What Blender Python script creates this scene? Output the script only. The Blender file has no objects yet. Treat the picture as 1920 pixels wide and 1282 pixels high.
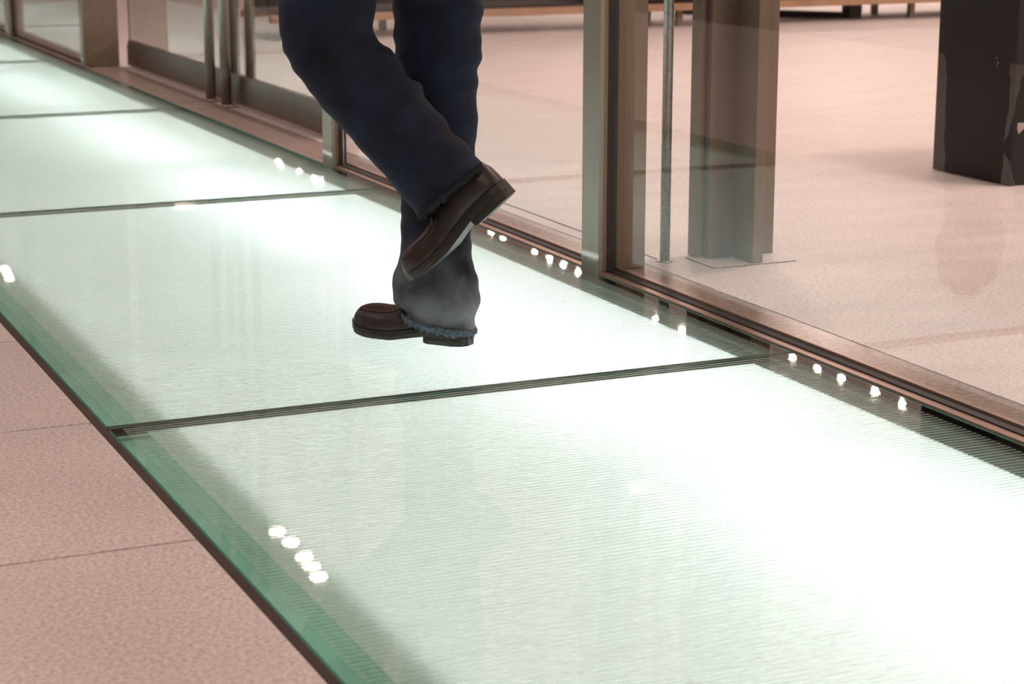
import bpy, bmesh, math, random
from mathutils import Vector, Matrix, noise
random.seed(4)
scene = bpy.context.scene
C = scene.collection

# ------------------------------------------------------------------ camera
FPX, YAW, PITCH = 3797.8, 0.417960, 0.229904
CAM = Vector((0, 0, 1.0))
cd = bpy.data.cameras.new('camera'); cam = bpy.data.objects.new('camera', cd); C.objects.link(cam)
cam.location = CAM
cam.rotation_euler = (math.pi / 2 - PITCH, 0, -YAW)
cd.sensor_fit = 'HORIZONTAL'; cd.sensor_width = 36.0
cd.lens = FPX / 1920 * 36.0
cd.clip_end = 200
cd.dof.use_dof = True; cd.dof.focus_distance = 4.35; cd.dof.aperture_fstop = 7.1
scene.camera = cam

# ------------------------------------------------------------------ world, exposure
w = bpy.data.worlds.new('world'); scene.world = w; w.use_nodes = True
w.node_tree.nodes['Background'].inputs[0].default_value = (1.0, 0.86, 0.78, 1)
w.node_tree.nodes['Background'].inputs[1].default_value = 0.05
vs = scene.view_settings
vs.view_transform = 'Standard'; vs.look = 'None'; vs.gamma = 1.0; vs.use_curve_mapping = False
vs.exposure = 0.12
cy = scene.cycles
cy.max_bounces = 6; cy.diffuse_bounces = 3; cy.glossy_bounces = 4; cy.transmission_bounces = 4; cy.transparent_max_bounces = 14
cy.caustics_reflective = False; cy.caustics_refractive = False
WARM = (1.0, 0.765, 0.69)
FILL_W = 48.0          # watts of one added fill lamp of the ceiling grid
SPOT_W = 5.0           # watts of one small spotlight of the rows
TUBE_L = 40.0          # radiance of the fluorescent tubes under the glass walkway

# ------------------------------------------------------------------ pixel helpers (1920 x 1282)
_d = Vector((math.sin(YAW) * math.cos(PITCH), math.cos(YAW) * math.cos(PITCH), -math.sin(PITCH)))
_r = Vector((math.cos(YAW), -math.sin(YAW), 0)); _u = _r.cross(_d)
def ray(px, py):
    return _d + _r * ((px - 960) / FPX) - _u * ((py - 641) / FPX)
def ground(px, py, z=0.0):
    v = ray(px, py); return CAM + v * ((z - CAM.z) / v.z)

# ------------------------------------------------------------------ materials
def mat(name):
    m = bpy.data.materials.new(name); m.use_nodes = True
    nt = m.node_tree; nt.nodes.clear()
    out = nt.nodes.new('ShaderNodeOutputMaterial')
    return m, nt, out
def N(nt, kind, **kw):
    n = nt.nodes.new(kind)
    for k, v in kw.items(): setattr(n, k, v)
    return n
def pbsdf(nt, out, col, rough=0.5, metal=0.0, spec=0.5):
    b = N(nt, 'ShaderNodeBsdfPrincipled')
    b.inputs['Base Color'].default_value = (*col, 1); b.inputs['Roughness'].default_value = rough
    b.inputs['Metallic'].default_value = metal; b.inputs['Specular IOR Level'].default_value = spec
    nt.links.new(b.outputs[0], out.inputs[0]); return b
def plain(name, col, rough=0.5, metal=0.0, spec=0.5, var=0.0, scale=8.0, bump=0.0, stretch=(1, 1, 1)):
    m, nt, out = mat(name); b = pbsdf(nt, out, col, rough, metal, spec)
    tc = N(nt, 'ShaderNodeTexCoord'); mp = N(nt, 'ShaderNodeMapping'); mp.inputs['Scale'].default_value = stretch
    nz = N(nt, 'ShaderNodeTexNoise'); nz.inputs['Scale'].default_value = scale; nz.inputs['Detail'].default_value = 5
    nt.links.new(tc.outputs['Object'], mp.inputs[0]); nt.links.new(mp.outputs[0], nz.inputs[0])
    cr = N(nt, 'ShaderNodeValToRGB')
    cr.color_ramp.elements[0].position = .3; cr.color_ramp.elements[1].position = .7
    cr.color_ramp.elements[0].color = (*[c * (1 - var) for c in col], 1)
    cr.color_ramp.elements[1].color = (*[min(1, c * (1 + var)) for c in col], 1)
    nt.links.new(nz.outputs[0], cr.inputs[0]); nt.links.new(cr.outputs[0], b.inputs['Base Color'])
    if bump:
        bp = N(nt, 'ShaderNodeBump'); bp.inputs['Strength'].default_value = bump; bp.inputs['Distance'].default_value = .002
        nt.links.new(nz.outputs[0], bp.inputs['Height']); nt.links.new(bp.outputs[0], b.inputs['Normal'])
    return m
def arch_glass(name, tint, rough=0.0, ior=1.5, scratch=False, both=False):
    """sheet glass: tinted see-through, Fresnel mirror on its surface"""
    m, nt, out = mat(name)
    tr = N(nt, 'ShaderNodeBsdfTransparent'); tr.inputs[0].default_value = (*tint, 1)
    gl = N(nt, 'ShaderNodeBsdfGlossy'); gl.inputs['Roughness'].default_value = rough
    fr = N(nt, 'ShaderNodeFresnel'); fr.inputs[0].default_value = ior
    mx = N(nt, 'ShaderNodeMixShader')
    ge = N(nt, 'ShaderNodeNewGeometry'); mi = N(nt, 'ShaderNodeMapRange')       # same mirror from both sides of the sheet
    mi.inputs['To Min'].default_value = ior; mi.inputs['To Max'].default_value = 1 / ior
    nt.links.new(ge.outputs['Backfacing'], mi.inputs[0]); nt.links.new(mi.outputs[0], fr.inputs[0])
    fac = fr.outputs[0]
    if both:                                                                    # front and back surface together: 2R / (1 + R)
        a1 = N(nt, 'ShaderNodeMath', operation='ADD'); a1.inputs[1].default_value = 1; nt.links.new(fac, a1.inputs[0])
        a2 = N(nt, 'ShaderNodeMath', operation='MULTIPLY'); a2.inputs[1].default_value = 2; nt.links.new(fac, a2.inputs[0])
        a3 = N(nt, 'ShaderNodeMath', operation='DIVIDE'); nt.links.new(a2.outputs[0], a3.inputs[0]); nt.links.new(a1.outputs[0], a3.inputs[1]); fac = a3.outputs[0]
    nt.links.new(fac, mx.inputs[0]); nt.links.new(tr.outputs[0], mx.inputs[1]); nt.links.new(gl.outputs[0], mx.inputs[2])
    if scratch:
        tc = N(nt, 'ShaderNodeTexCoord'); nz = N(nt, 'ShaderNodeTexNoise'); nz.inputs['Scale'].default_value = 6; nz.inputs['Detail'].default_value = 8
        mp = N(nt, 'ShaderNodeMapRange'); mp.inputs['To Min'].default_value = rough; mp.inputs['To Max'].default_value = rough + .02
        nt.links.new(tc.outputs['Object'], nz.inputs[0]); nt.links.new(nz.outputs[0], mp.inputs[0]); nt.links.new(mp.outputs[0], gl.inputs['Roughness'])
    nt.links.new(mx.outputs[0], out.inputs[0]); return m
def clear(name, tint):
    m, nt, out = mat(name); tr = N(nt, 'ShaderNodeBsdfTransparent'); tr.inputs[0].default_value = (*tint, 1)
    nt.links.new(tr.outputs[0], out.inputs[0]); return m
def emit(name, col, s):
    m, nt, out = mat(name); e = N(nt, 'ShaderNodeEmission'); e.inputs[0].default_value = (*col, 1); e.inputs[1].default_value = s
    nt.links.new(e.outputs[0], out.inputs[0]); return m

def granite(name, base, dark, light, scale, rough, stretch=(1, 1, 1)):
    m, nt, out = mat(name); b = pbsdf(nt, out, base, rough, 0, .4)
    tc = N(nt, 'ShaderNodeTexCoord'); gm = N(nt, 'ShaderNodeNewGeometry')
    mp = N(nt, 'ShaderNodeMapping'); mp.inputs['Scale'].default_value = stretch
    nt.links.new(gm.outputs['Position'], mp.inputs[0])
    n1 = N(nt, 'ShaderNodeTexNoise'); n1.inputs['Scale'].default_value = scale; n1.inputs['Detail'].default_value = 3; n1.inputs['Roughness'].default_value = .7
    n2 = N(nt, 'ShaderNodeTexNoise'); n2.inputs['Scale'].default_value = 3.0; n2.inputs['Detail'].default_value = 4
    for n in (n1, n2): nt.links.new(mp.outputs[0], n.inputs[0])
    cr = N(nt, 'ShaderNodeValToRGB'); e = cr.color_ramp.elements
    e[0].position = .34; e[0].color = (*dark, 1); e[1].position = .66; e[1].color = (*light, 1)
    k = e.new(.5); k.color = (*base, 1)
    nt.links.new(n1.outputs[0], cr.inputs[0])
    mr = N(nt, 'ShaderNodeMapRange'); mr.inputs['To Min'].default_value = .84; mr.inputs['To Max'].default_value = 1.12
    nt.links.new(n2.outputs[0], mr.inputs[0])
    mm = N(nt, 'ShaderNodeMix', data_type='RGBA', blend_type='MULTIPLY'); mm.inputs[0].default_value = 1
    nt.links.new(cr.outputs[0], mm.inputs[6]); nt.links.new(mr.outputs[0], mm.inputs[7])
    nt.links.new(mm.outputs[2], b.inputs['Base Color'])
    return m

M = {}
M['granite'] = granite('granite_pink', (.53, .46, .43), (.34, .285, .262), (.68, .605, .57), 135, .38)
M['threshold'] = granite('granite_brown', (.37, .285, .245), (.25, .19, .16), (.48, .385, .34), 60, .28)
M['lino'] = granite('speckled_linoleum', (.76, .685, .66), (.48, .405, .375), (.80, .735, .71), 80, .5, (1, 2.6, 1))
M['mortar'] = plain('mortar', (.03, .02, .017), .9)
M['trough'] = plain('trough_white', (.80, .81, .80), .8)
M['ledge'] = plain('ledge_green_lit', (.22, .50, .39), .6, var=.15, scale=5)  # lighter than the right ledge: light on the left border put into the colour
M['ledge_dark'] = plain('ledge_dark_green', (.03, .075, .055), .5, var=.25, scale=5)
M['pane_top'] = arch_glass('walkway_glass', (.925, .962, .950), .011, 1.5, True)
M['pane_clear'] = clear('walkway_glass_body', (.97, .99, .98))
M['pane_edge'] = plain('glass_edge_green', (.16, .52, .40), .15)
M['window'] = arch_glass('window_glass', (.955, .98, .965), 0.0, 1.5, False, True)
M['window_in'] = clear('window_glass_inside', (.985, .99, .985))
M['window_edge'] = plain('window_edge_green', (.02, .04, .032), .2)
M['alu'] = plain('brushed_aluminium', (.30, .29, .245), .42, .7, .5, .06, 14, 0, (8, 8, .4))
M['alu_brown'] = plain('bronze_anodised', (.20, .155, .112), .45, .45, .5, .06, 10, 0, (6, 6, .4))
M['steel'] = plain('stainless_steel', (.50, .46, .42), .22, .95, .5, .05, 20, 0, (1, 1, 10))
M['steel_dark'] = plain('kick_rail_steel', (.11, .085, .07), .3, .5, .5, .12, 6, 0, (1, 1, 4))
M['sill'] = plain('sill_metal', (.46, .33, .27), .35, .7, .5, .08, 10)
M['gasket'] = plain('black_gasket', (.012, .010, .009), .6)
M['joint'] = plain('joint_profile', (.075, .066, .055), .45, .5, .5, .2, 10)
M['edgetrim'] = plain('edge_profile', (.045, .028, .022), .5, .4, .5, .2, 10)
M['galv'] = plain('galvanised_tube', (.42, .46, .44), .35, .85, .5, .25, 90)
M['black'] = plain('black_laminate', (.008, .007, .007), .45, 0, .35, .15, 3)
M['paper'] = plain('torn_paper', (.45, .38, .34), .9)
M['wood'] = plain('bench_wood', (.44, .27, .17), .5, 0, .4, .15, 6)
M['cushion'] = plain('black_vinyl', (.012, .01, .01), .45)
M['white'] = plain('white_paint', (.74, .71, .69), .9)
M['ceiling'] = plain('ceiling_paint', (.76, .74, .72), .9)
M['walldark'] = plain('darkened_wall', (.05, .043, .038), .8, var=.15)  # unseen corridor wall coloured dark to weaken its reflection in the glass
M['wallpink'] = plain('wall_paint', (.62, .54, .50), .9)
M['tube'] = emit('tube_light', (.935, .98, 1.0), TUBE_L)
M['lens'] = emit('lamp_lens', WARM, 14.0)
M['housing'] = plain('lamp_housing', (.6, .6, .6), .4, .6)

# diffuser film: white sheet that lets light through
m, nt, out = mat('diffuser_film')
tl = N(nt, 'ShaderNodeBsdfTranslucent'); tl.inputs[0].default_value = (.80, .80, .78, 1)
df = N(nt, 'ShaderNodeBsdfDiffuse'); df.inputs[0].default_value = (.58, .70, .63, 1)
mx = N(nt, 'ShaderNodeMixShader'); mx.inputs[0].default_value = .42
nt.links.new(tl.outputs[0], mx.inputs[1]); nt.links.new(df.outputs[0], mx.inputs[2]); nt.links.new(mx.outputs[0], out.inputs[0])
M['film'] = m
# etched rib: half see-through frosted glass
m, nt, out = mat('etched_rib')
tr = N(nt, 'ShaderNodeBsdfTransparent'); tr.inputs[0].default_value = (.97, .99, .98, 1)
df = N(nt, 'ShaderNodeBsdfDiffuse'); df.inputs[0].default_value = (.62, .78, .69, 1)
tl = N(nt, 'ShaderNodeBsdfTranslucent'); tl.inputs[0].default_value = (.80, .88, .84, 1)
m0 = N(nt, 'ShaderNodeMixShader'); m0.inputs[0].default_value = .45
nt.links.new(df.outputs[0], m0.inputs[1]); nt.links.new(tl.outputs[0], m0.inputs[2])
mx = N(nt, 'ShaderNodeMixShader'); mx.inputs[0].default_value = .31
nt.links.new(tr.outputs[0], mx.inputs[1]); nt.links.new(m0.outputs[0], mx.inputs[2]); nt.links.new(mx.outputs[0], out.inputs[0])
M['rib'] = m

# ------------------------------------------------------------------ object helpers
ORG = {}
def link(o, parent):
    C.objects.link(o)
    if parent is not None: o.parent = parent
def thing(name, loc=(0, 0, 0), **props):
    o = bpy.data.objects.new(name, None); o.empty_display_size = .1; o.location = loc
    C.objects.link(o); ORG[o.name] = Vector(loc); tagp(o, **props); return o
def tagp(o, **props):
    for k, v in props.items(): o[k] = v
    return o
def obj(name, bm, mats, parent=None, smooth=False, origin=None, **props):
    """bm is in world coordinates; the object sits in its parent's frame"""
    if parent is not None: org = ORG[parent.name]
    else: org = Vector(origin) if origin is not None else Vector((0, 0, 0))
    bmesh.ops.translate(bm, verts=bm.verts, vec=-org)
    me = bpy.data.meshes.new(name); bm.to_mesh(me); bm.free()
    for mm in (mats if isinstance(mats, (list, tuple)) else [mats]): me.materials.append(mm)
    if smooth:
        for p in me.polygons: p.use_smooth = True
    o = bpy.data.objects.new(name, me)
    if parent is None: o.location = org
    link(o, parent); ORG[o.name] = org; tagp(o, **props); return o
def add_box(bm, x0, x1, y0, y1, z0, z1, bevel=0.0, mi=0):
    vs_ = [bm.verts.new((x, y, z)) for z in (z0, z1) for y in (y0, y1) for x in (x0, x1)]
    fs = [(0, 2, 3, 1), (4, 5, 7, 6), (0, 1, 5, 4), (2, 6, 7, 3), (0, 4, 6, 2), (1, 3, 7, 5)]
    faces = [bm.faces.new([vs_[i] for i in f]) for f in fs]
    for f in faces: f.material_index = mi
    if bevel:
        es = list({e for f in faces for e in f.edges})
        bmesh.ops.bevel(bm, geom=es, offset=bevel, segments=2, affect='EDGES', profile=.5)
    return faces        # bottom, top, -y, +y, -x, +x
def box(name, x0, x1, y0, y1, z0, z1, m, parent=None, bevel=0.0, **props):
    bm = bmesh.new(); add_box(bm, x0, x1, y0, y1, z0, z1, bevel)
    return obj(name, bm, m, parent, **props) if parent is not None else obj(name, bm, m, None, origin=((x0 + x1) / 2, (y0 + y1) / 2, z0), **props)
def add_tube(bm, p, q, r, seg=20, cap=True):
    p, q = Vector(p), Vector(q); t = (q - p).normalized()
    a = t.orthogonal().normalized(); b = t.cross(a)
    A = [bm.verts.new(p + (a * math.cos(i * math.tau / seg) + b * math.sin(i * math.tau / seg)) * r) for i in range(seg)]
    B = [bm.verts.new(q + (a * math.cos(i * math.tau / seg) + b * math.sin(i * math.tau / seg)) * r) for i in range(seg)]
    for i in range(seg):
        f = bm.faces.new((A[i], A[(i + 1) % seg], B[(i + 1) % seg], B[i])); f.smooth = True
    if cap: bm.faces.new(A[::-1]); bm.faces.new(B)
def tube(name, p, q, r, m, parent, seg=20, **props):
    bm = bmesh.new(); add_tube(bm, p, q, r, seg); bmesh.ops.recalc_face_normals(bm, faces=bm.faces)
    return obj(name, bm, m, parent, **props)
def sheet(name, x0, x1, y0, y1, z0, z1, face, parent, mats, **props):
    """glass slab: 'face' picks the mirror side ('top' or '-x'); the far side is plain clear, the rims are green"""
    bm = bmesh.new(); fs = add_box(bm, x0, x1, y0, y1, z0, z1)
    for f in fs: f.material_index = 2
    if face == 'top': fs[1].material_index = 0; fs[0].material_index = 1
    elif face == '-x': fs[4].material_index = 0; fs[5].material_index = 1
    else: fs[2].material_index = 0; fs[3].material_index = 1
    return obj(name, bm, mats, parent, **props)
WALK = [M['pane_top'], M['pane_clear'], M['pane_edge']]
WIN = [M['window'], M['window_in'], M['window_edge']]

# ================================================================== THE SETTING
XL, XR = 0.777, 2.239           # edges of the glass walkway
YJ = [1.113, 3.576, 6.056, 8.505, 10.975, 13.445, 15.915]   # its joints
Y0, Y1 = -5.0, 32.0
XW, XE = -3.0, 16.0
ZC = 3.2
S = dict(kind='structure')

# corridor floor: mortar bed with granite tiles as pieces
fl = box('floor', XW, XL - .018, Y0, Y1, -.08, -.012, M['mortar'], **S)
bm = bmesh.new(); T = .731
add_box(bm, -T / 2 + .003, T / 2 - .003, -T / 2 + .003, T / 2 - .003, -.02, 0, .0007)
tm = bpy.data.meshes.new('granite_tile'); bm.to_mesh(tm); bm.free(); tm.materials.append(M['granite'])
XT = XL - .018
for j in range(-5, 16):
    for i in range(4):
        o = bpy.data.objects.new('granite_tile', tm); C.objects.link(o); o.parent = fl
        o.location = Vector((XT - T * (i + .5), 2.8905 + T * (j + .5), 0)) - ORG[fl.name]
box('trim_1', XL - .018, XL - .003, Y0, Y1, -.08, -.0015, M['edgetrim'], bevel=.001, **S)

# lobby floor
box('floor_lobby', 2.415, XE, Y0, Y1, -.08, 0, M['lino'], **S)
box('trim_2', 2.272, 2.411, Y0, Y1, -.08, 0, M['threshold'], bevel=.0015, **S)        # stone strip under the glass wall
box('trim_3', 2.411, 2.415, Y0, Y1, -.08, -.002, M['gasket'], **S)
box('trim_4', 2.466, 2.471, 4.62, 6.56, 0, .0012, M['gasket'], **S)                   # second thin dark line behind the far bay
# walls and ceiling of the hall
box('wall_left', XW - .2, XW, Y0, Y1, 0, ZC, M['walldark'], **S)
box('wall_right', XE, XE + .2, Y0, Y1, 0, ZC, M['wallpink'], **S)
box('wall_back', XW, XE, Y1, Y1 + .2, 0, ZC, M['wallpink'], **S)
box('wall_front', XW, XE, Y0 - .2, Y0, 0, ZC, M['white'], **S)
box('ceiling', XW - .2, XE + .2, Y0 - .2, Y1 + .2, ZC, ZC + .2, M['ceiling'], **S)

# light trough under the walkway
tr_ = thing('light_trough', ((XL + XR) / 2, 7, -.62), **S)
box('trough_floor', XL, XR, Y0, Y1, -.62, -.60, M['trough'], tr_)
box('trough_side', XL, .898, Y0, Y1, -.60, -.030, M['trough'], tr_)
box('trough_side', 2.141, XR + .03, Y0, Y1, -.60, -.024, M['trough'], tr_)
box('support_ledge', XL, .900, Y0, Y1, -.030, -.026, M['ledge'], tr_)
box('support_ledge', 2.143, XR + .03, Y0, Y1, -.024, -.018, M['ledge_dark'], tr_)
for k in range(9):
    y = 0.2 + k * 1.9
    t_ = thing('fluorescent_tube', (1.80, y, -.50), label='white fluorescent tube under the glass walkway', category='light', group='tubes under the glass walkway')
    tube('glass_tube', (1.80, y - .90, -.225), (1.80, y + .90, -.225), .018, M['tube'], t_, 14)
    box('lamp_holder', 1.78, 1.82, y - .945, y - .90, -.60, -.20, M['housing'], t_)
    box('lamp_holder', 1.78, 1.82, y + .90, y + .945, -.60, -.20, M['housing'], t_)

# glass walkway panels
labels = {0: 'large foreground glass floor panel, brightest at the lower right corner of the picture',
          1: 'lit glass floor panel that the brown shoe stands on',
          2: 'lit glass floor panel just behind the walking legs, beside the granite doorstep',
          3: 'lit glass floor panel near the top left, beside the far bronze door jamb',
          4: 'farthest visible lit glass floor panel at the top left corner',
          5: 'lit glass floor panel beyond the top left corner'}
PITCH_R = .0145
for k in range(len(YJ) - 1):
    a, b = YJ[k] + .009, YJ[k + 1] - .009
    g = thing('glass_floor_panel', ((XL + XR) / 2, (a + b) / 2, -.036), label=labels[k], category='floor panel', group='glass panels of the lit walkway')
    sheet('pane', XL, XR, a, b, -.012, 0, 'top', g, WALK)
    bm = bmesh.new(); n = 1
    vv = [bm.verts.new(p) for p in ((.845, a - .004, -.0125), (2.139, a - .004, -.0125), (2.139, b + .004, -.0125), (.845, b + .004, -.0125))]; bm.faces.new(vv)
    obj('diffuser_film', bm, M['film'], g)
    bm = bmesh.new(); y = a + .004
    while y < b - .01:
        q = [bm.verts.new(p) for p in ((XL + .022, y, .0001), (XR - .030, y, .0001), (XR - .030, y + .0065, .0001), (XL + .022, y + .0065, .0001),
                                        (XL + .023, y + .001, .0007), (XR - .031, y + .001, .0007), (XR - .031, y + .0055, .0007), (XL + .023, y + .0055, .0007))]
        for f in ((4, 5, 6, 7), (0, 1, 5, 4), (1, 2, 6, 5), (2, 3, 7, 6), (3, 0, 4, 7)): bm.faces.new([q[i] for i in f])
        y += PITCH_R
    obj('etched_ribs', bm, M['rib'], g, kind='stuff', label='fine parallel anti-slip ribs across the glass')
for k, y in enumerate(YJ):
    t_ = thing('trim_%d' % (10 + k), ((XL + XR) / 2, y, -.05), **S)
    box('silicone_bead', XL, XR, y - .009, y - .0045, -.017, -.0008, M['gasket'], t_)
    box('joint_profile', XL, XR, y - .0045, y + .0045, -.017, -.0004, M['joint'], t_)
    box('silicone_bead', XL, XR, y + .0045, y + .009, -.017, -.0008, M['gasket'], t_)

# sill of the glass wall, running along the whole walkway
for k, (a, b) in enumerate(((Y0, 6.60), (10.47, Y1))):
    t_ = thing('trim_%d' % (20 + k), (2.26, (a + b) / 2, -.05), **S)
    box('shadow_gap', XR, XR + .005, a, b, -.05, -.002, M['gasket'], t_)
    box('sill_rail', XR + .005, 2.266, a, b, -.05, .004, M['sill'], t_, .0012)
    box('gasket', 2.266, 2.285, a, b, -.05, .007, M['gasket'], t_)
    box('inner_bead', 2.297, 2.306, a, b, 0, .010, M['sill'], t_, .001)
box('trim_22', XR + .002, 2.2715, 6.60, 10.47, -.05, .0, M['threshold'], bevel=.001, **S)   # doorstep inside the recess

def mullion(par, y, fin):
    box('mullion', 2.236, 2.249, y - .045, y + .052, -.02, ZC, M['alu'], par, .002)
    box('bronze_cover', 2.249, 2.261, y - .043, y + .040, .006, ZC, M['alu_brown'], par)
    box('glazing_gasket', 2.261, 2.278, y - .045, y + .040, .008, ZC, M['gasket'], par)
    if fin:
        box('mullion_fin', 2.299, 2.386, y - .013, y + .040, .001, ZC, M['alu_brown'], par, .002)
bays = [(2.55, 4.545), (4.545, 6.60), (10.47, 12.61), (12.61, 14.7), (14.7, 16.8), (16.8, 18.9), (18.9, 21.0)]
bays = [(-1.6, .45), (.45, 2.55)] + bays
for n, (a, b) in enumerate(bays):
    t_ = thing('window_%d' % (n + 1), (2.29, (a + b) / 2, 0), **S)
    sheet('pane', 2.285, 2.295, a + .03, b - .03, .004, ZC, '-x', t_, WIN)
    mullion(t_, b if b != 10.47 else b, abs(b - 4.545) < .01)
# frameless glass return beside the doors, and the bronze jamb at the far end of the recess
t_ = thing('trim_23', (2.34, 10.5, 0), **S)
box('jamb_panel', 2.246, 2.425, 10.47, 10.53, .001, ZC, M['alu_brown'], t_, .002)
box('jamb_edge', 2.236, 2.246, 10.462, 10.53, .001, ZC, M['alu'], t_, .001)

def door(n, a, b, hy, lab):
    t_ = thing('door_%d' % n, (2.465, (a + b) / 2, .008), label=lab, **S)
    sheet('pane', 2.460, 2.470, a, b, .10, 2.7, '-x', t_, WIN)
    bm = bmesh.new(); add_box(bm, 2.450, 2.480, a, b, .010, .138)
    bmesh.ops.bevel(bm, geom=[e for e in bm.edges if abs(e.verts[0].co.x - e.verts[1].co.x) > .01 and e.verts[0].co.z > .1], offset=.022, segments=4, affect='EDGES')
    r_ = obj('kick_rail', bm, M['steel_dark'], t_)
    box('rail_lip', 2.444, 2.450, a + .02, b - .01, .012, .020, M['sill'], r_, .001)
    box('top_rail', 2.450, 2.480, a, b, 2.62, 2.74, M['steel'], t_, .003)
    for x, nm in ((2.408, 'pull_handle'), (2.522, 'inner_pull_handle')):
        h_ = tube(nm, (x, hy, .012 if x < 2.46 else .10), (x, hy, 2.2), .0225, M['alu'] if x < 2.46 else M['alu_brown'], t_)
        for z in (.5, 1.9):
            tube('handle_standoff', (x, hy, z), (2.465, hy, z), .012, M['steel'], h_, 12)
    box('pivot_foot', 2.425, 2.45, hy - .05 if hy < 8.5 else hy - .02, hy - .02 if hy < 8.5 else hy + .02, .004, .03, M['steel'], t_, .003)
door(1, 8.58, 10.40, 8.68, 'far glass door leaf with steel kick rail and pull handle')
door(2, 7.27, 8.545, 8.44, 'near glass door leaf with steel kick rail beside the walking legs')
box('trim_24', 2.44, 2.50, 6.6, 10.47, 2.745, ZC, M['alu_brown'], **S)

# ================================================================== CEILING LAMPS
def downlight(x, y, watts, size, lab, grp, r=.06):
    t_ = thing('ceiling_spotlight', (x, y, ZC), label=lab, category='light', group=grp)
    bm = bmesh.new()
    prof = [(r, ZC), (r * 1.25, ZC), (r * 1.25, ZC - .006), (r, ZC - .008), (r * .92, ZC - .002)]
    seg = 20; rings = [[bm.verts.new((x + p[0] * math.cos(i * math.tau / seg), y + p[0] * math.sin(i * math.tau / seg), p[1])) for i in range(seg)] for p in prof]
    for a, b in zip(rings, rings[1:]):
        for i in range(seg): bm.faces.new((a[i], a[(i + 1) % seg], b[(i + 1) % seg], b[i]))
    obj('trim_ring', bm, M['housing'], t_)
    l = bpy.data.lights.new('spot_lamp', 'AREA'); l.shape = 'DISK'; l.size = size; l.energy = watts; l.color = WARM
    lo = bpy.data.objects.new('spot_lamp', l); C.objects.link(lo); lo.parent = t_; lo.location = (0, 0, -.012)
    return t_
K = 1 + ZC                     # mirror image of the ceiling seen in the walkway
rowR = [(2.107, 6.765), (2.091, 6.672), (2.101, 6.502), (2.099, 6.332), (2.095, 6.244), (2.225, 5.155), (2.222, 5.064), (2.213, 4.833),
        (2.207, 4.728), (2.206, 4.641), (2.194, 4.53), (2.122, 3.971), (2.118, 3.842), (2.205, 3.521), (2.203, 3.423), (2.203, 3.331), (2.203, 3.212), (2.199, 3.116)]
for x, y in rowR:
    downlight(x * K, y * K, SPOT_W, .05, 'small warm ceiling spotlight mirrored in the right rim of the walkway', 'spotlights over the lobby', .05)
rowL = [(.877, 2.867), (.880, 2.81), (.878, 2.739), (.875, 2.694), (.870, 2.646), (.878, 5.176), (.872, 5.10), (.865, 5.031)]
for x, y in rowL:
    downlight(x * K, y * K, SPOT_W * .8, .10, 'warm ceiling spotlight mirrored in the left rim of the walkway', 'spotlights behind the glass wall', .07)
for x in (4.4, 8.0, 11.4, 14.2):  # unseen fill lamps, added to brighten the lobby
    for y in (-2.0, 1.6, 5.0, 8.4):
        downlight(x, y, FILL_W, .35, 'added round fill lamp over the lobby, out of view', 'added lobby fill lamps', .19)
for y in (-2.5, 0.8, 4.0, 7.5):  # unseen fill lamps, added to brighten the corridor
    downlight(-1.2, y, FILL_W * 1.15, .35, 'added round fill lamp over the corridor, out of view', 'added corridor fill lamps', .19)
for x in (11.0, 14.2):  # more added fill, kept clear of the walkway's reflections
    for y in (12.5, 17.0, 22.0, 28.0):
        downlight(x, y, FILL_W * 1.6, .35, 'added round fill lamp over the lobby, out of view', 'added lobby fill lamps', .19)
for y in (12.0, 18.0, 25.0):  # added fill for the far corridor
    downlight(-1.6, y, FILL_W * 1.15, .35, 'added round fill lamp over the corridor, out of view', 'added corridor fill lamps', .19)

# ================================================================== LOBBY THINGS
# T-shaped column on a floor plate
t_ = thing('metal_column', (2.67, 4.55, 0), label='bronze metal column with projecting fin on a square floor plate behind the glass', category='column')
box('floor_plate', 2.545, 2.787, 4.452, 4.60, 0, .0025, M['lino'], t_, .0008)
box('plate_joint', 2.542, 2.790, 4.449, 4.603, 0, .0012, M['gasket'], t_)
box('column_body', 2.587, 2.786, 4.563, 4.64, .002, ZC, M['alu_brown'], t_, .002)
box('column_fin', 2.660, 2.690, 4.455, 4.562, .002, ZC, M['alu_brown'], t_, .0015)
box('column_flange', 2.570, 2.586, 4.588, 4.64, .002, ZC, M['alu_brown'], t_, .0015)
# round pole
t_ = thing('steel_pole', (2.472, 4.585, 0), label='slim round galvanised steel pole beside the bronze column', category='pole')
tube('pole_tube', (2.472, 4.585, 0), (2.472, 4.585, ZC), .0132, M['galv'], t_, 24)
tube('floor_socket', (2.472, 4.585, 0), (2.472, 4.585, .004), .021, M['steel'], t_, 24)
# black pedestal
t_ = thing('black_pedestal', (4.36, 5.47, 0), label='tall black laminate pedestal with a torn paper label at the right edge', category='pedestal')
box('side_panel', 4.09, 4.108, 5.262, 5.68, .002, 1.25, M['black'], t_, .0012)
box('front_panel', 4.108, 4.64, 5.266, 5.284, .004, 1.25, M['black'], t_, .001)
box('side_panel', 4.64, 4.658, 5.262, 5.68, .002, 1.25, M['black'], t_, .0012)
box('rear_panel', 4.108, 4.64, 5.66, 5.678, .004, 1.25, M['black'], t_, .001)
box('top_panel', 4.08, 4.668, 5.25, 5.69, 1.25, 1.275, M['black'], t_, .002)
bm = bmesh.new()      # torn label
pts = [(4.112, .204), (4.17, .204)] + [(4.17 - i * .0058, .176 + random.uniform(-.004, .003) - .006 * math.sin(i * .9)) for i in range(10)] + [(4.111, .186)]
f0 = [bm.verts.new((x, 5.2655, z)) for x, z in pts]; bm.faces.new(f0)
ex = bmesh.ops.extrude_face_region(bm, geom=bm.faces[:]); bmesh.ops.translate(bm, verts=[v for v in ex['geom'] if isinstance(v, bmesh.types.BMVert)], vec=(0, -.0008, 0))
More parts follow.
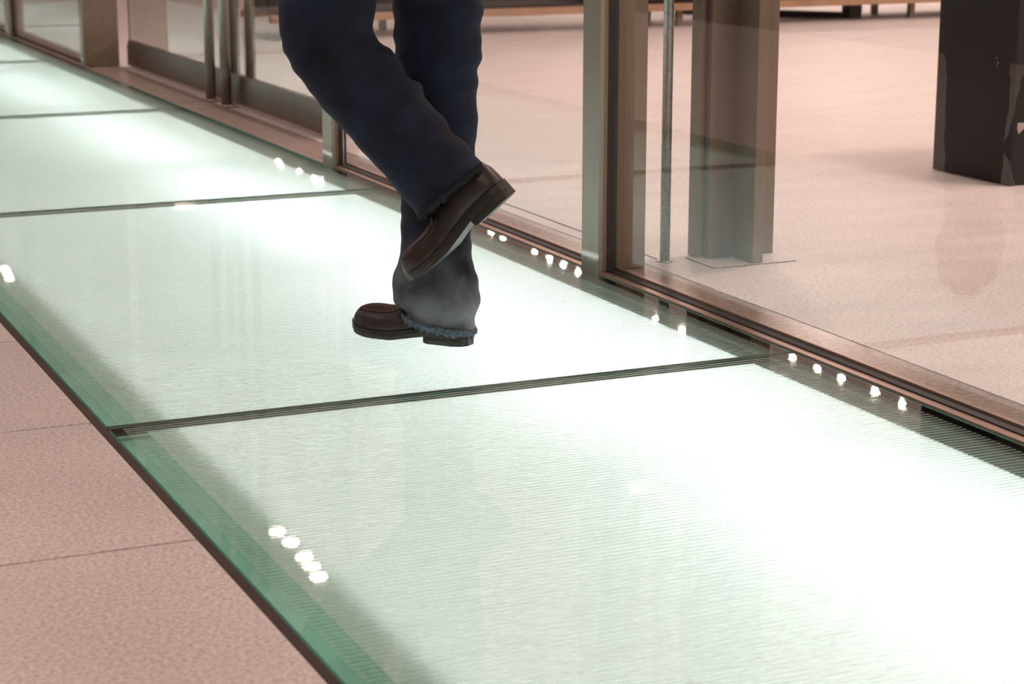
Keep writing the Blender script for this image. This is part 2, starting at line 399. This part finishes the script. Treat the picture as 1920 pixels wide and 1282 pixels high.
bmesh.ops.recalc_face_normals(bm, faces=bm.faces)
obj('torn_label', bm, M['paper'], t_, label='torn pale paper label')
bm = bmesh.new()
for y, z, s in ((5.36, .40, .003), (5.352, .385, .004), (5.357, .375, .0025)): add_box(bm, 4.0893, 4.0899, y, y + s, z, z + s * 1.6)
obj('scratch', bm, M['paper'], t_, label='small pale scratches')

# low bench at the back
t_ = thing('lobby_bench', (6.3, 11.9, 0), label='long low wooden bench with black seat standing far back in the lobby', category='bench')
box('front_rail', 3.6, 9.6, 11.60, 11.66, .105, .150, M['wood'], t_, .003)
box('rear_rail', 3.6, 9.6, 12.18, 12.24, .105, .150, M['wood'], t_, .003)
for x in (4.5, 6.385, 8.19):
    box('leg', x - .02, x + .02, 11.69, 11.73, 0, .12, M['alu_brown'], t_, .002)
    box('leg', x - .02, x + .02, 12.13, 12.17, 0, .12, M['alu_brown'], t_, .002)
box('seat', 3.6, 5.62, 11.66, 12.18, .150, .40, M['cushion'], t_, .02)
box('seat', 5.75, 9.6, 11.66, 12.18, .150, .40, M['cushion'], t_, .02)
# black floor base below the bench
t_ = thing('black_floor_base', (7.70, 12.1, 0), label='black metal base bar with upright block on the floor below the bench', category='base')
bm = bmesh.new(); A_, B_ = Vector((6.95, 12.70, 0)), Vector((7.76, 11.86, 0)); dd = (B_ - A_).normalized(); nn = Vector((-dd.y, dd.x, 0))
lo_ = [bm.verts.new(p) for p in (A_ - nn * .06, B_ - nn * .06, B_ + nn * .06, A_ + nn * .06)]
hi_ = [bm.verts.new(p + Vector((0, 0, z))) for p, z in ((A_ - nn * .05, .05), (B_ - nn * .05, .038), (B_ + nn * .05, .038), (A_ + nn * .05, .05))]
bm.faces.new(lo_[::-1]); bm.faces.new(hi_)
for i in range(4): bm.faces.new((lo_[i], lo_[(i + 1) % 4], hi_[(i + 1) % 4], hi_[i]))
b_ = obj('base_bar', bm, M['black'], t_)
box('upright_block', 7.755, 7.855, 11.80, 11.90, 0, .096, M['black'], t_, .004)
for f in (.30, .60, .88):
    p = A_.lerp(B_, f) - nn * .055
    tube('bolt', p + Vector((0, 0, .012)), p - nn * .012 + Vector((0, 0, .018)), .009, M['steel'], b_, 10)

# ================================================================== THE WALKING PERSON
AZ = math.radians(142)
F = Vector((math.cos(AZ), math.sin(AZ), 0)); SD = Vector((-F.y, F.x, 0)); UP = Vector((0, 0, 1))
P0 = Vector((1.575, 3.985, 0))
def at(px, py, off):
    """point where a pixel's ray meets the leg's own walking plane"""
    v = ray(px, py); t = ((P0 + SD * off) - CAM).dot(SD) / v.dot(SD); return CAM + v * t
def pxm(p): return FPX / ((p - CAM).dot(_d))
def ring_loft(bm, rings):
    vs_ = [[bm.verts.new(p) for p in r] for r in rings]; n = len(vs_[0])
    for a, b in zip(vs_, vs_[1:]):
        for i in range(n): bm.faces.new((a[i], a[(i + 1) % n], b[(i + 1) % n], b[i]))
    bm.faces.new(vs_[0][::-1]); bm.faces.new(vs_[-1])
def chain(bm, pts, seg=20, side=None, flat=1.0, sub=4, tilt=0.0):
    """pts: (Vector, radius); a tapered tube through them, smoothed with Catmull-Rom"""
    P = [Vector(p) for p, r in pts]; R = [r for p, r in pts]; rings = []
    def cr(a, b, c, d, t): return .5 * ((2 * b) + (c - a) * t + (2 * a - 5 * b + 4 * c - d) * t * t + (3 * b - a - 3 * c + d) * t ** 3)
    n = len(P); samples = []
    for i in range(n - 1):
        for k in range(sub):
            t = k / sub; g = lambda L, j: L[max(0, min(n - 1, j))]
            samples.append((cr(g(P, i - 1), P[i], P[i + 1], g(P, i + 2), t), cr(g(R, i - 1), R[i], R[i + 1], g(R, i + 2), t)))
    samples.append((P[-1], R[-1]))
    for i, (c, r) in enumerate(samples):
        tg = (samples[min(i + 1, len(samples) - 1)][0] - samples[max(i - 1, 0)][0]).normalized()
        if i == len(samples) - 1 and tilt: pass
        s = (side or (SD if abs(tg.dot(SD)) < .9 else F)); s = (s - tg * s.dot(tg)).normalized(); f = s.cross(tg)
        k = tilt * max(0, (i / (len(samples) - 1) - .75) * 4)
        rings.append([c + (f * math.cos(a) + s * flat * math.sin(a)) * r + tg * (k * r * math.cos(a)) for a in [j * math.tau / seg for j in range(seg)]])
    ring_loft(bm, rings)
def ball(bm, c, rx, ry, rz, fx=F, sy=SD):
    r = bmesh.ops.create_uvsphere(bm, u_segments=24, v_segments=16, radius=1)
    for v in r['verts']: v.co = Vector(c) + fx * v.co.x * rx + sy * v.co.y * ry + UP * v.co.z * rz
def fuse(name, bm, voxel, mats, parent, smooth_it=4, disp=None, **props):
    """melt overlapping shapes into one continuous skin"""
    bmesh.ops.recalc_face_normals(bm, faces=bm.faces)
    me = bpy.data.meshes.new('tmp'); bm.to_mesh(me); bm.free(); o = bpy.data.objects.new('tmp', me); C.objects.link(o)
    m1 = o.modifiers.new('r', 'REMESH'); m1.mode = 'VOXEL'; m1.voxel_size = voxel
    m2 = o.modifiers.new('s', 'SMOOTH'); m2.factor = .5; m2.iterations = smooth_it
    dg = bpy.context.evaluated_depsgraph_get(); dg.update()
    ev = o.evaluated_get(dg); nm = bpy.data.meshes.new_from_object(ev)
    bpy.data.objects.remove(o); b2 = bmesh.new(); b2.from_mesh(nm); b2.normal_update()
    if disp:
        mv = [(v, v.co + v.normal * disp(v.co, v.normal)) for v in b2.verts]
        for v, c in mv: v.co = c
    ob = obj(name, b2, mats, parent, smooth=True, **props); return ob

def denim(name, cuff_blur):
    m, nt, out = mat(name); b = pbsdf(nt, out, (.01, .015, .03), .85, 0, .25)
    tc = N(nt, 'ShaderNodeNewGeometry')
    n1 = N(nt, 'ShaderNodeTexNoise'); n1.inputs['Scale'].default_value = 9; n1.inputs['Detail'].default_value = 6
    mp = N(nt, 'ShaderNodeMapping'); mp.inputs['Scale'].default_value = (500, 500, 60)
    n2 = N(nt, 'ShaderNodeTexNoise'); n2.inputs['Scale'].default_value = 1
    nt.links.new(tc.outputs['Position'], n1.inputs[0]); nt.links.new(tc.outputs['Position'], mp.inputs[0]); nt.links.new(mp.outputs[0], n2.inputs[0])
    cr = N(nt, 'ShaderNodeValToRGB'); e = cr.color_ramp.elements
    e[0].position = .32; e[0].color = (.0016, .0018, .0028, 1); e[1].position = .72; e[1].color = (.007, .0145, .034, 1)
    nt.links.new(n1.outputs[0], cr.inputs[0])
    # worn: paler cloth towards the hem, imitating the see-through motion blur
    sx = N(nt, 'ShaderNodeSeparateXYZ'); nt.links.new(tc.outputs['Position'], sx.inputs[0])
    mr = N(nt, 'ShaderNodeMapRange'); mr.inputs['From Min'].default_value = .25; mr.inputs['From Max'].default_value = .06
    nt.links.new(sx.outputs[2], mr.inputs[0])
    mu = N(nt, 'ShaderNodeMath', operation='MULTIPLY'); mu.inputs[1].default_value = cuff_blur
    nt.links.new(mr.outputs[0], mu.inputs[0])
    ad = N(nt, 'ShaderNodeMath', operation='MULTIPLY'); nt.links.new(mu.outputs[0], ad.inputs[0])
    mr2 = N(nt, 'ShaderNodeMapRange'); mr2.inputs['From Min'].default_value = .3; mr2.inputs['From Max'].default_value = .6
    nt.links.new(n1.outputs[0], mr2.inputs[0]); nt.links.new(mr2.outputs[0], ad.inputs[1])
    mx = N(nt, 'ShaderNodeMix', data_type='RGBA'); mx.inputs[7].default_value = (.15, .155, .16, 1)
    nt.links.new(ad.outputs[0], mx.inputs[0]); nt.links.new(cr.outputs[0], mx.inputs[6])
    nt.links.new(mx.outputs[2], b.inputs['Base Color'])
    bp = N(nt, 'ShaderNodeBump'); bp.inputs['Strength'].default_value = .35; bp.inputs['Distance'].default_value = .001
    nt.links.new(n2.outputs[0], bp.inputs['Height']); nt.links.new(bp.outputs[0], b.inputs['Normal'])
    b.inputs['Sheen Weight'].default_value = .06; b.inputs['Sheen Tint'].default_value = (.35, .5, .75, 1)
    return m
M['denim'] = denim('dark_denim', .9)
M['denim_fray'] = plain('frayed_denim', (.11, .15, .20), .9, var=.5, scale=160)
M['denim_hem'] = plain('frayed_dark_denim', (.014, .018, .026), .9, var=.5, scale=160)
M['leather'] = plain('brown_leather', (.020, .0125, .0088), .42, 0, .45, .35, 22, .25)
M['leather_red'] = plain('reddish_brown_leather', (.060, .026, .018), .40, 0, .45, .3, 22, .2)
M['sole'] = plain('dark_rubber_sole', (.010, .008, .006), .45, 0, .4, .2, 30)
M['stitch'] = plain('dark_seam', (.014, .009, .007), .6)
M['skin'] = plain('skin', (.52, .33, .25), .5, var=.08)
M['jacket'] = plain('dark_jacket', (.02, .021, .025), .8, var=.2, scale=30)
M['hair'] = plain('brown_hair', (.035, .022, .015), .6, var=.3, scale=60)
M['eye'] = plain('eye', (.75, .74, .72), .2)

# legs read off the photograph: pixel centre line and half width of each trouser leg
stance = [(812, -330, 108), (816, -190, 100), (819, -80, 92), (820, 0, 85), (819, 60, 82), (820, 130, 80), (817, 185, 76), (819, 235, 76), (820, 300, 72),
          (820, 350, 71), (819, 400, 69), (818, 450, 68), (817, 495, 70), (818, 530, 82), (820, 560, 81), (823, 585, 71), (824, 609, 68)]
swing = [(745, -330, 112), (700, -210, 104), (655, -110, 97), (622, -30, 92), (610, 30, 88), (616, 80, 85), (650, 128, 84), (700, 187, 82), (752, 248, 80), (803, 308, 78), (832, 342, 79), (850, 364, 80)]
OFF = .17
def leg(lst, off):
    out_ = []
    for x, y, hw in lst:
        p = at(x, y, off); out_.append((p, hw / pxm(p)))
    return out_
LS, LW = leg(stance, 0), leg(swing, OFF)
hipS, hipW = LS[0][0], LW[0][0]
pel = (hipS + hipW) / 2
person = thing('person', (P0.x, P0.y, 0), label='person in dark blue jeans and brown leather shoes striding across the glass walkway', category='person')

# body: one continuous skin inside the clothes
chest = pel + UP * .42 + F * .02; neck = pel + UP * .60 + F * .03; headc = pel + UP * .76 + F * .05
ankS = at(815, 590, 0); kneS = LS[7][0]; ankW = at(862, 342, OFF); kneW = LW[5][0]
bm = bmesh.new()
chain(bm, [(ankS, .036), (ankS.lerp(kneS, .6), .050), (kneS, .052), (kneS.lerp(hipS, .5), .066), (hipS, .075)])
chain(bm, [(ankW, .036), (ankW.lerp(kneW, .6), .050), (kneW, .052), (kneW.lerp(hipW, .5), .066), (hipW, .075)])
chain(bm, [(pel - UP * .05, .10), (pel + UP * .12, .105), (pel + UP * .25, .10), (chest, .12), (pel + UP * .53, .10), (pel + UP * .58, .055), (neck + UP * .05, .05)], side=SD, flat=1.45)
ball(bm, headc, .098, .076, .125); ball(bm, headc + F * .05 - UP * .055, .05, .052, .06)
chain(bm, [(headc + F * .092 + UP * .03, .008), (headc + F * .112 - UP * .012, .013), (headc + F * .095 - UP * .025, .012)], 10)
chain(bm, [(headc + F * .088 - UP * .056 + SD * .022, .006), (headc + F * .099 - UP * .054, .009), (headc + F * .088 - UP * .056 - SD * .022, .006)], 10, side=UP)
for s in (-1, 1): ball(bm, headc + SD * s * .078 - F * .008 - UP * .005, .020, .010, .032)
hands = []
for s, sw in ((1, -.30), (-1, .38)):
    sh = pel + UP * .50 + SD * s * .185 + F * .02
    el = sh - UP * .28 + F * (sw * .30) + SD * s * .03
    wr = el - UP * (.22 if sw < 0 else .17) + F * (sw * .28 + .10)
    chain(bm, [(sh, .055), (sh.lerp(el, .5), .046), (el, .040), (el.lerp(wr, .4), .038), (wr, .026)])
    dr = (wr - el).normalized(); fr = (F - dr * F.dot(dr)).normalized(); pn = dr.cross(fr)
    palm = wr + dr * .05
    chain(bm, [(wr, .024), (wr + dr * .03, .034), (wr + dr * .085, .037)], side=pn, flat=.45)
    for k, (o_, ln) in enumerate(((.029, .072), (.010, .080), (-.010, .074), (-.028, .060))):
        b0 = wr + dr * .082 + fr * o_; cu = pn * (-s)
        chain(bm, [(b0, .0095), (b0 + dr * ln * .45 + cu * .006, .009), (b0 + dr * ln * .75 + cu * .020, .0085), (b0 + dr * ln * .95 + cu * .038, .007)], 10, sub=3)
    b0 = wr + dr * .03 + fr * .028
    chain(bm, [(b0, .012), (b0 + fr * .028 + dr * .028, .0105), (b0 + fr * .036 + dr * .058, .008)], 10, sub=3)
    hands.append((sh, el, wr))
fuse('body', bm, .006, M['skin'], person, 3)
for s in (-1, 1):
    bm = bmesh.new(); ball(bm, headc + F * .083 + SD * s * .031 + UP * .012, .012, .013, .011); obj('eye', bm, M['eye'], person, True)
bm = bmesh.new(); ball(bm, headc - F * .018 + UP * .030, .100, .086, .112); ball(bm, headc - F * .045 - UP * .02, .070, .082, .09)
fuse('hair', bm, .008, M['hair'], person, 4)
# jacket
bm = bmesh.new()
chain(bm, [(pel - UP * .06, .150), (pel + UP * .08, .140), (pel + UP * .25, .130), (chest, .145), (pel + UP * .52, .115), (pel + UP * .585, .062)], side=SD, flat=1.42, seg=28)
for sh, el, wr in hands:
    chain(bm, [(sh, .078), (sh.lerp(el, .5), .064), (el, .057), (el.lerp(wr, .5), .052), (wr - (wr - el).normalized() * .012, .042)])
fuse('jacket', bm, .010, M['jacket'], person, 4, lambda c, n: .006 * noise.noise(c * 14))

# jeans: two wrinkled legs and seat in one cloth
bm = bmesh.new()
chain(bm, LS, 28, SD, .86, 5, .24); chain(bm, LW, 28, SD, .86, 5)
chain(bm, [(pel - UP * .10, .125), (pel, .145), (pel + UP * .09, .138)], 28, SD, 1.3)
def wrinkle(c, n):
    back = max(0, -n.dot(F)); low = max(0, min(1, (.28 - c.z) / .2)); kneez = math.exp(-((c.z - .60) / .14) ** 2)
    tl_ = noise.noise(Vector((c.x * 7, c.y * 7, c.z * 26 + c.dot(F) * 14)))
    sm = noise.noise(Vector((c.x * 16, c.y * 16, c.z * 40)))
    return tl_ * (.0035 + .010 * kneez * (.4 + back) + .006 * low) + sm * .0022
jeans = fuse('jeans', bm, .0065, M['denim'], person, 4, wrinkle, label='dark blue denim jeans')

# frayed hems
def hem(lst, tilt, off, seed, mname):
    rnd = random.Random(seed); (c, r), (c1, r1) = lst[-1], lst[-2]
    tg = (c - c1).normalized(); s = (SD - tg * SD.dot(tg)).normalized(); f = s.cross(tg); bm = bmesh.new(); n = 90
    tops, mids, bots = [], [], []
    for j in range(n):
        a = j * math.tau / n; k = tilt
        base = c + (f * math.cos(a) + s * .86 * math.sin(a)) * (r * 1.0) + tg * (k * r * math.cos(a))
        o_ = (f * math.cos(a) + s * math.sin(a)); fr_ = rnd.choice((.0, .001, .003, .007))
        tops.append(bm.verts.new(base + o_ * .0015 - tg * (.011 + rnd.uniform(0, .003))))
        mids.append(bm.verts.new(base + o_ * .0045 - tg * .004)); bots.append(bm.verts.new(base + o_ * .001 + tg * fr_))
    for A2, B2 in ((tops, mids), (mids, bots)):
        for j in range(n): bm.faces.new((A2[j], A2[(j + 1) % n], B2[(j + 1) % n], B2[j]))
    bmesh.ops.solidify(bm, geom=bm.faces[:], thickness=.0015)
    obj('frayed_hem', bm, M[mname], jeans, True, label='frayed hem of the jeans')
hem(LS, .24, 0, 1, 'denim_fray'); hem(LW, 0, OFF, 2, 'denim_hem')

# shoes
def interp(t, tab):
    for (a, va), (b, vb) in zip(tab, tab[1:]):
        if t <= b: k = (t - a) / (b - a); k = k * k * (3 - 2 * k) if False else k; return va + (vb - va) * k
    return tab[-1][1]
Wd = [(0, .016), (.03, .026), (.10, .032), (.25, .033), (.40, .035), (.60, .043), (.75, .046), (.87, .042), (.95, .031), (1, .012)]
Ht = [(0, .046), (.03, .062), (.10, .076), (.22, .086), (.34, .090), (.46, .078), (.58, .060), (.68, .052), (.80, .053), (.90, .047), (.96, .034), (1, .014)]
Zb = [(0, .030), (.30, .030), (.45, .022), (.60, .014), (.80, .014), (.92, .018), (1, .026)]
def shoe(origin, fx, up, L, lab):
    fx = fx.normalized(); sy = up.cross(fx).normalized(); up = fx.cross(sy)
    Wv = lambda x, y, z: origin + fx * (x * L) + sy * y + up * z
    st = [i / 40 for i in range(41)]; seg = 18; bm = bmesh.new(); rings = []
    def up_pt(t, th, grow=0.0):
        w_, h_, zb = interp(t, Wd) + grow, interp(t, Ht) + grow, interp(t, Zb)
        c, s_ = math.cos(th), math.sin(th)
        return Wv(t, w_ * math.copysign(abs(c) ** .75, c), zb + h_ * abs(s_) ** .80)
    for t in st:
        rings.append([up_pt(t, math.pi * j / seg) for j in range(seg + 1)])
    ring_loft(bm, rings); bmesh.ops.recalc_face_normals(bm, faces=bm.faces)
    for v in bm.verts: pass
    upper = obj('shoe', bm, M['leather'], person, True, label=lab)
    # sole with welt
    def slab(nm, t0, t1, grow, bot, top):
        bm = bmesh.new(); rr = []
        for k in range(33):
            t = t0 + (t1 - t0) * k / 32; w_ = interp(t, Wd) + grow
            if k in (0, 32): w_ *= .82
            rr.append([Wv(t, -w_, bot(t)), Wv(t, w_, bot(t)), Wv(t, w_ * 1.02, (bot(t) + top(t)) / 2), Wv(t, w_, top(t)), Wv(t, -w_, top(t)), Wv(t, -w_ * 1.02, (bot(t) + top(t)) / 2)])
        ring_loft(bm, rr); bmesh.ops.recalc_face_normals(bm, faces=bm.faces)
        return obj(nm, bm, M['sole'], upper)
    slab('sole', -.012, 1.012, .004, lambda t: interp(t, Zb) - .013, lambda t: interp(t, Zb) + .005)
    slab('heel', -.012, .34, .003, lambda t: .0 + .004 * max(0, t - .30) * 20, lambda t: .019)
    # moccasin toe seam and side seam
    pts = [(up_pt(.52 + .40 * k / 14, math.pi * (.22 + .05 * (k / 14) ** 2)), .0022) for k in range(15)]
    pts += [(up_pt(.925, math.pi * (.27 + .46 * k / 8)), .0022) for k in range(1, 8)]
    pts += [(up_pt(.92 - .40 * k / 14, math.pi * (.78 - .05 * (1 - k / 14) ** 2)), .0022) for k in range(15)]
    bm = bmesh.new(); chain(bm, pts, 8, up, 1, 2); bmesh.ops.recalc_face_normals(bm, faces=bm.faces); obj('toe_seam', bm, M['stitch'], upper, True)
    for e in (0, 1):
        pts = [(up_pt(.50 + .05 * math.sin(k / 9 * 2), math.pi * (.02 + .28 * k / 9) if e else math.pi * (.98 - .28 * k / 9)), .0016) for k in range(10)]
        bm = bmesh.new(); chain(bm, pts, 8, fx, 1, 2); bmesh.ops.recalc_face_normals(bm, faces=bm.faces); obj('side_seam', bm, M['stitch'], upper, True)
    # apron: slightly raised reddish leather on the toe
    bm = bmesh.new(); rr = []
    for k in range(13):
        t = .55 + .36 * k / 12; rr.append([bm.verts.new(up_pt(t, math.pi * (.26 + .48 * j / 8), .0012)) for j in range(9)])
    for a, b in zip(rr, rr[1:]):
        for j in range(8): bm.faces.new((a[j], a[j + 1], b[j + 1], b[j]))
    bmesh.ops.solidify(bm, geom=bm.faces[:], thickness=.0015); obj('toe_apron', bm, M['leather_red'], upper, True, label='reddish leather apron of the shoe toe')
az = math.radians(128.5); fs = Vector((math.cos(az), math.sin(az), 0))
shoe(Vector((1.639, 3.916, .0005)), fs, UP, .285, 'brown leather shoe planted on the glass')
h3, t3 = at(962, 362, OFF), at(778, 535, OFF); fv = (t3 - h3).normalized(); sdn = fv.cross(SD)
shoe(h3, fv, sdn if sdn.z > 0 else -sdn, .285, 'brown leather shoe lifted behind, toe pointing down')
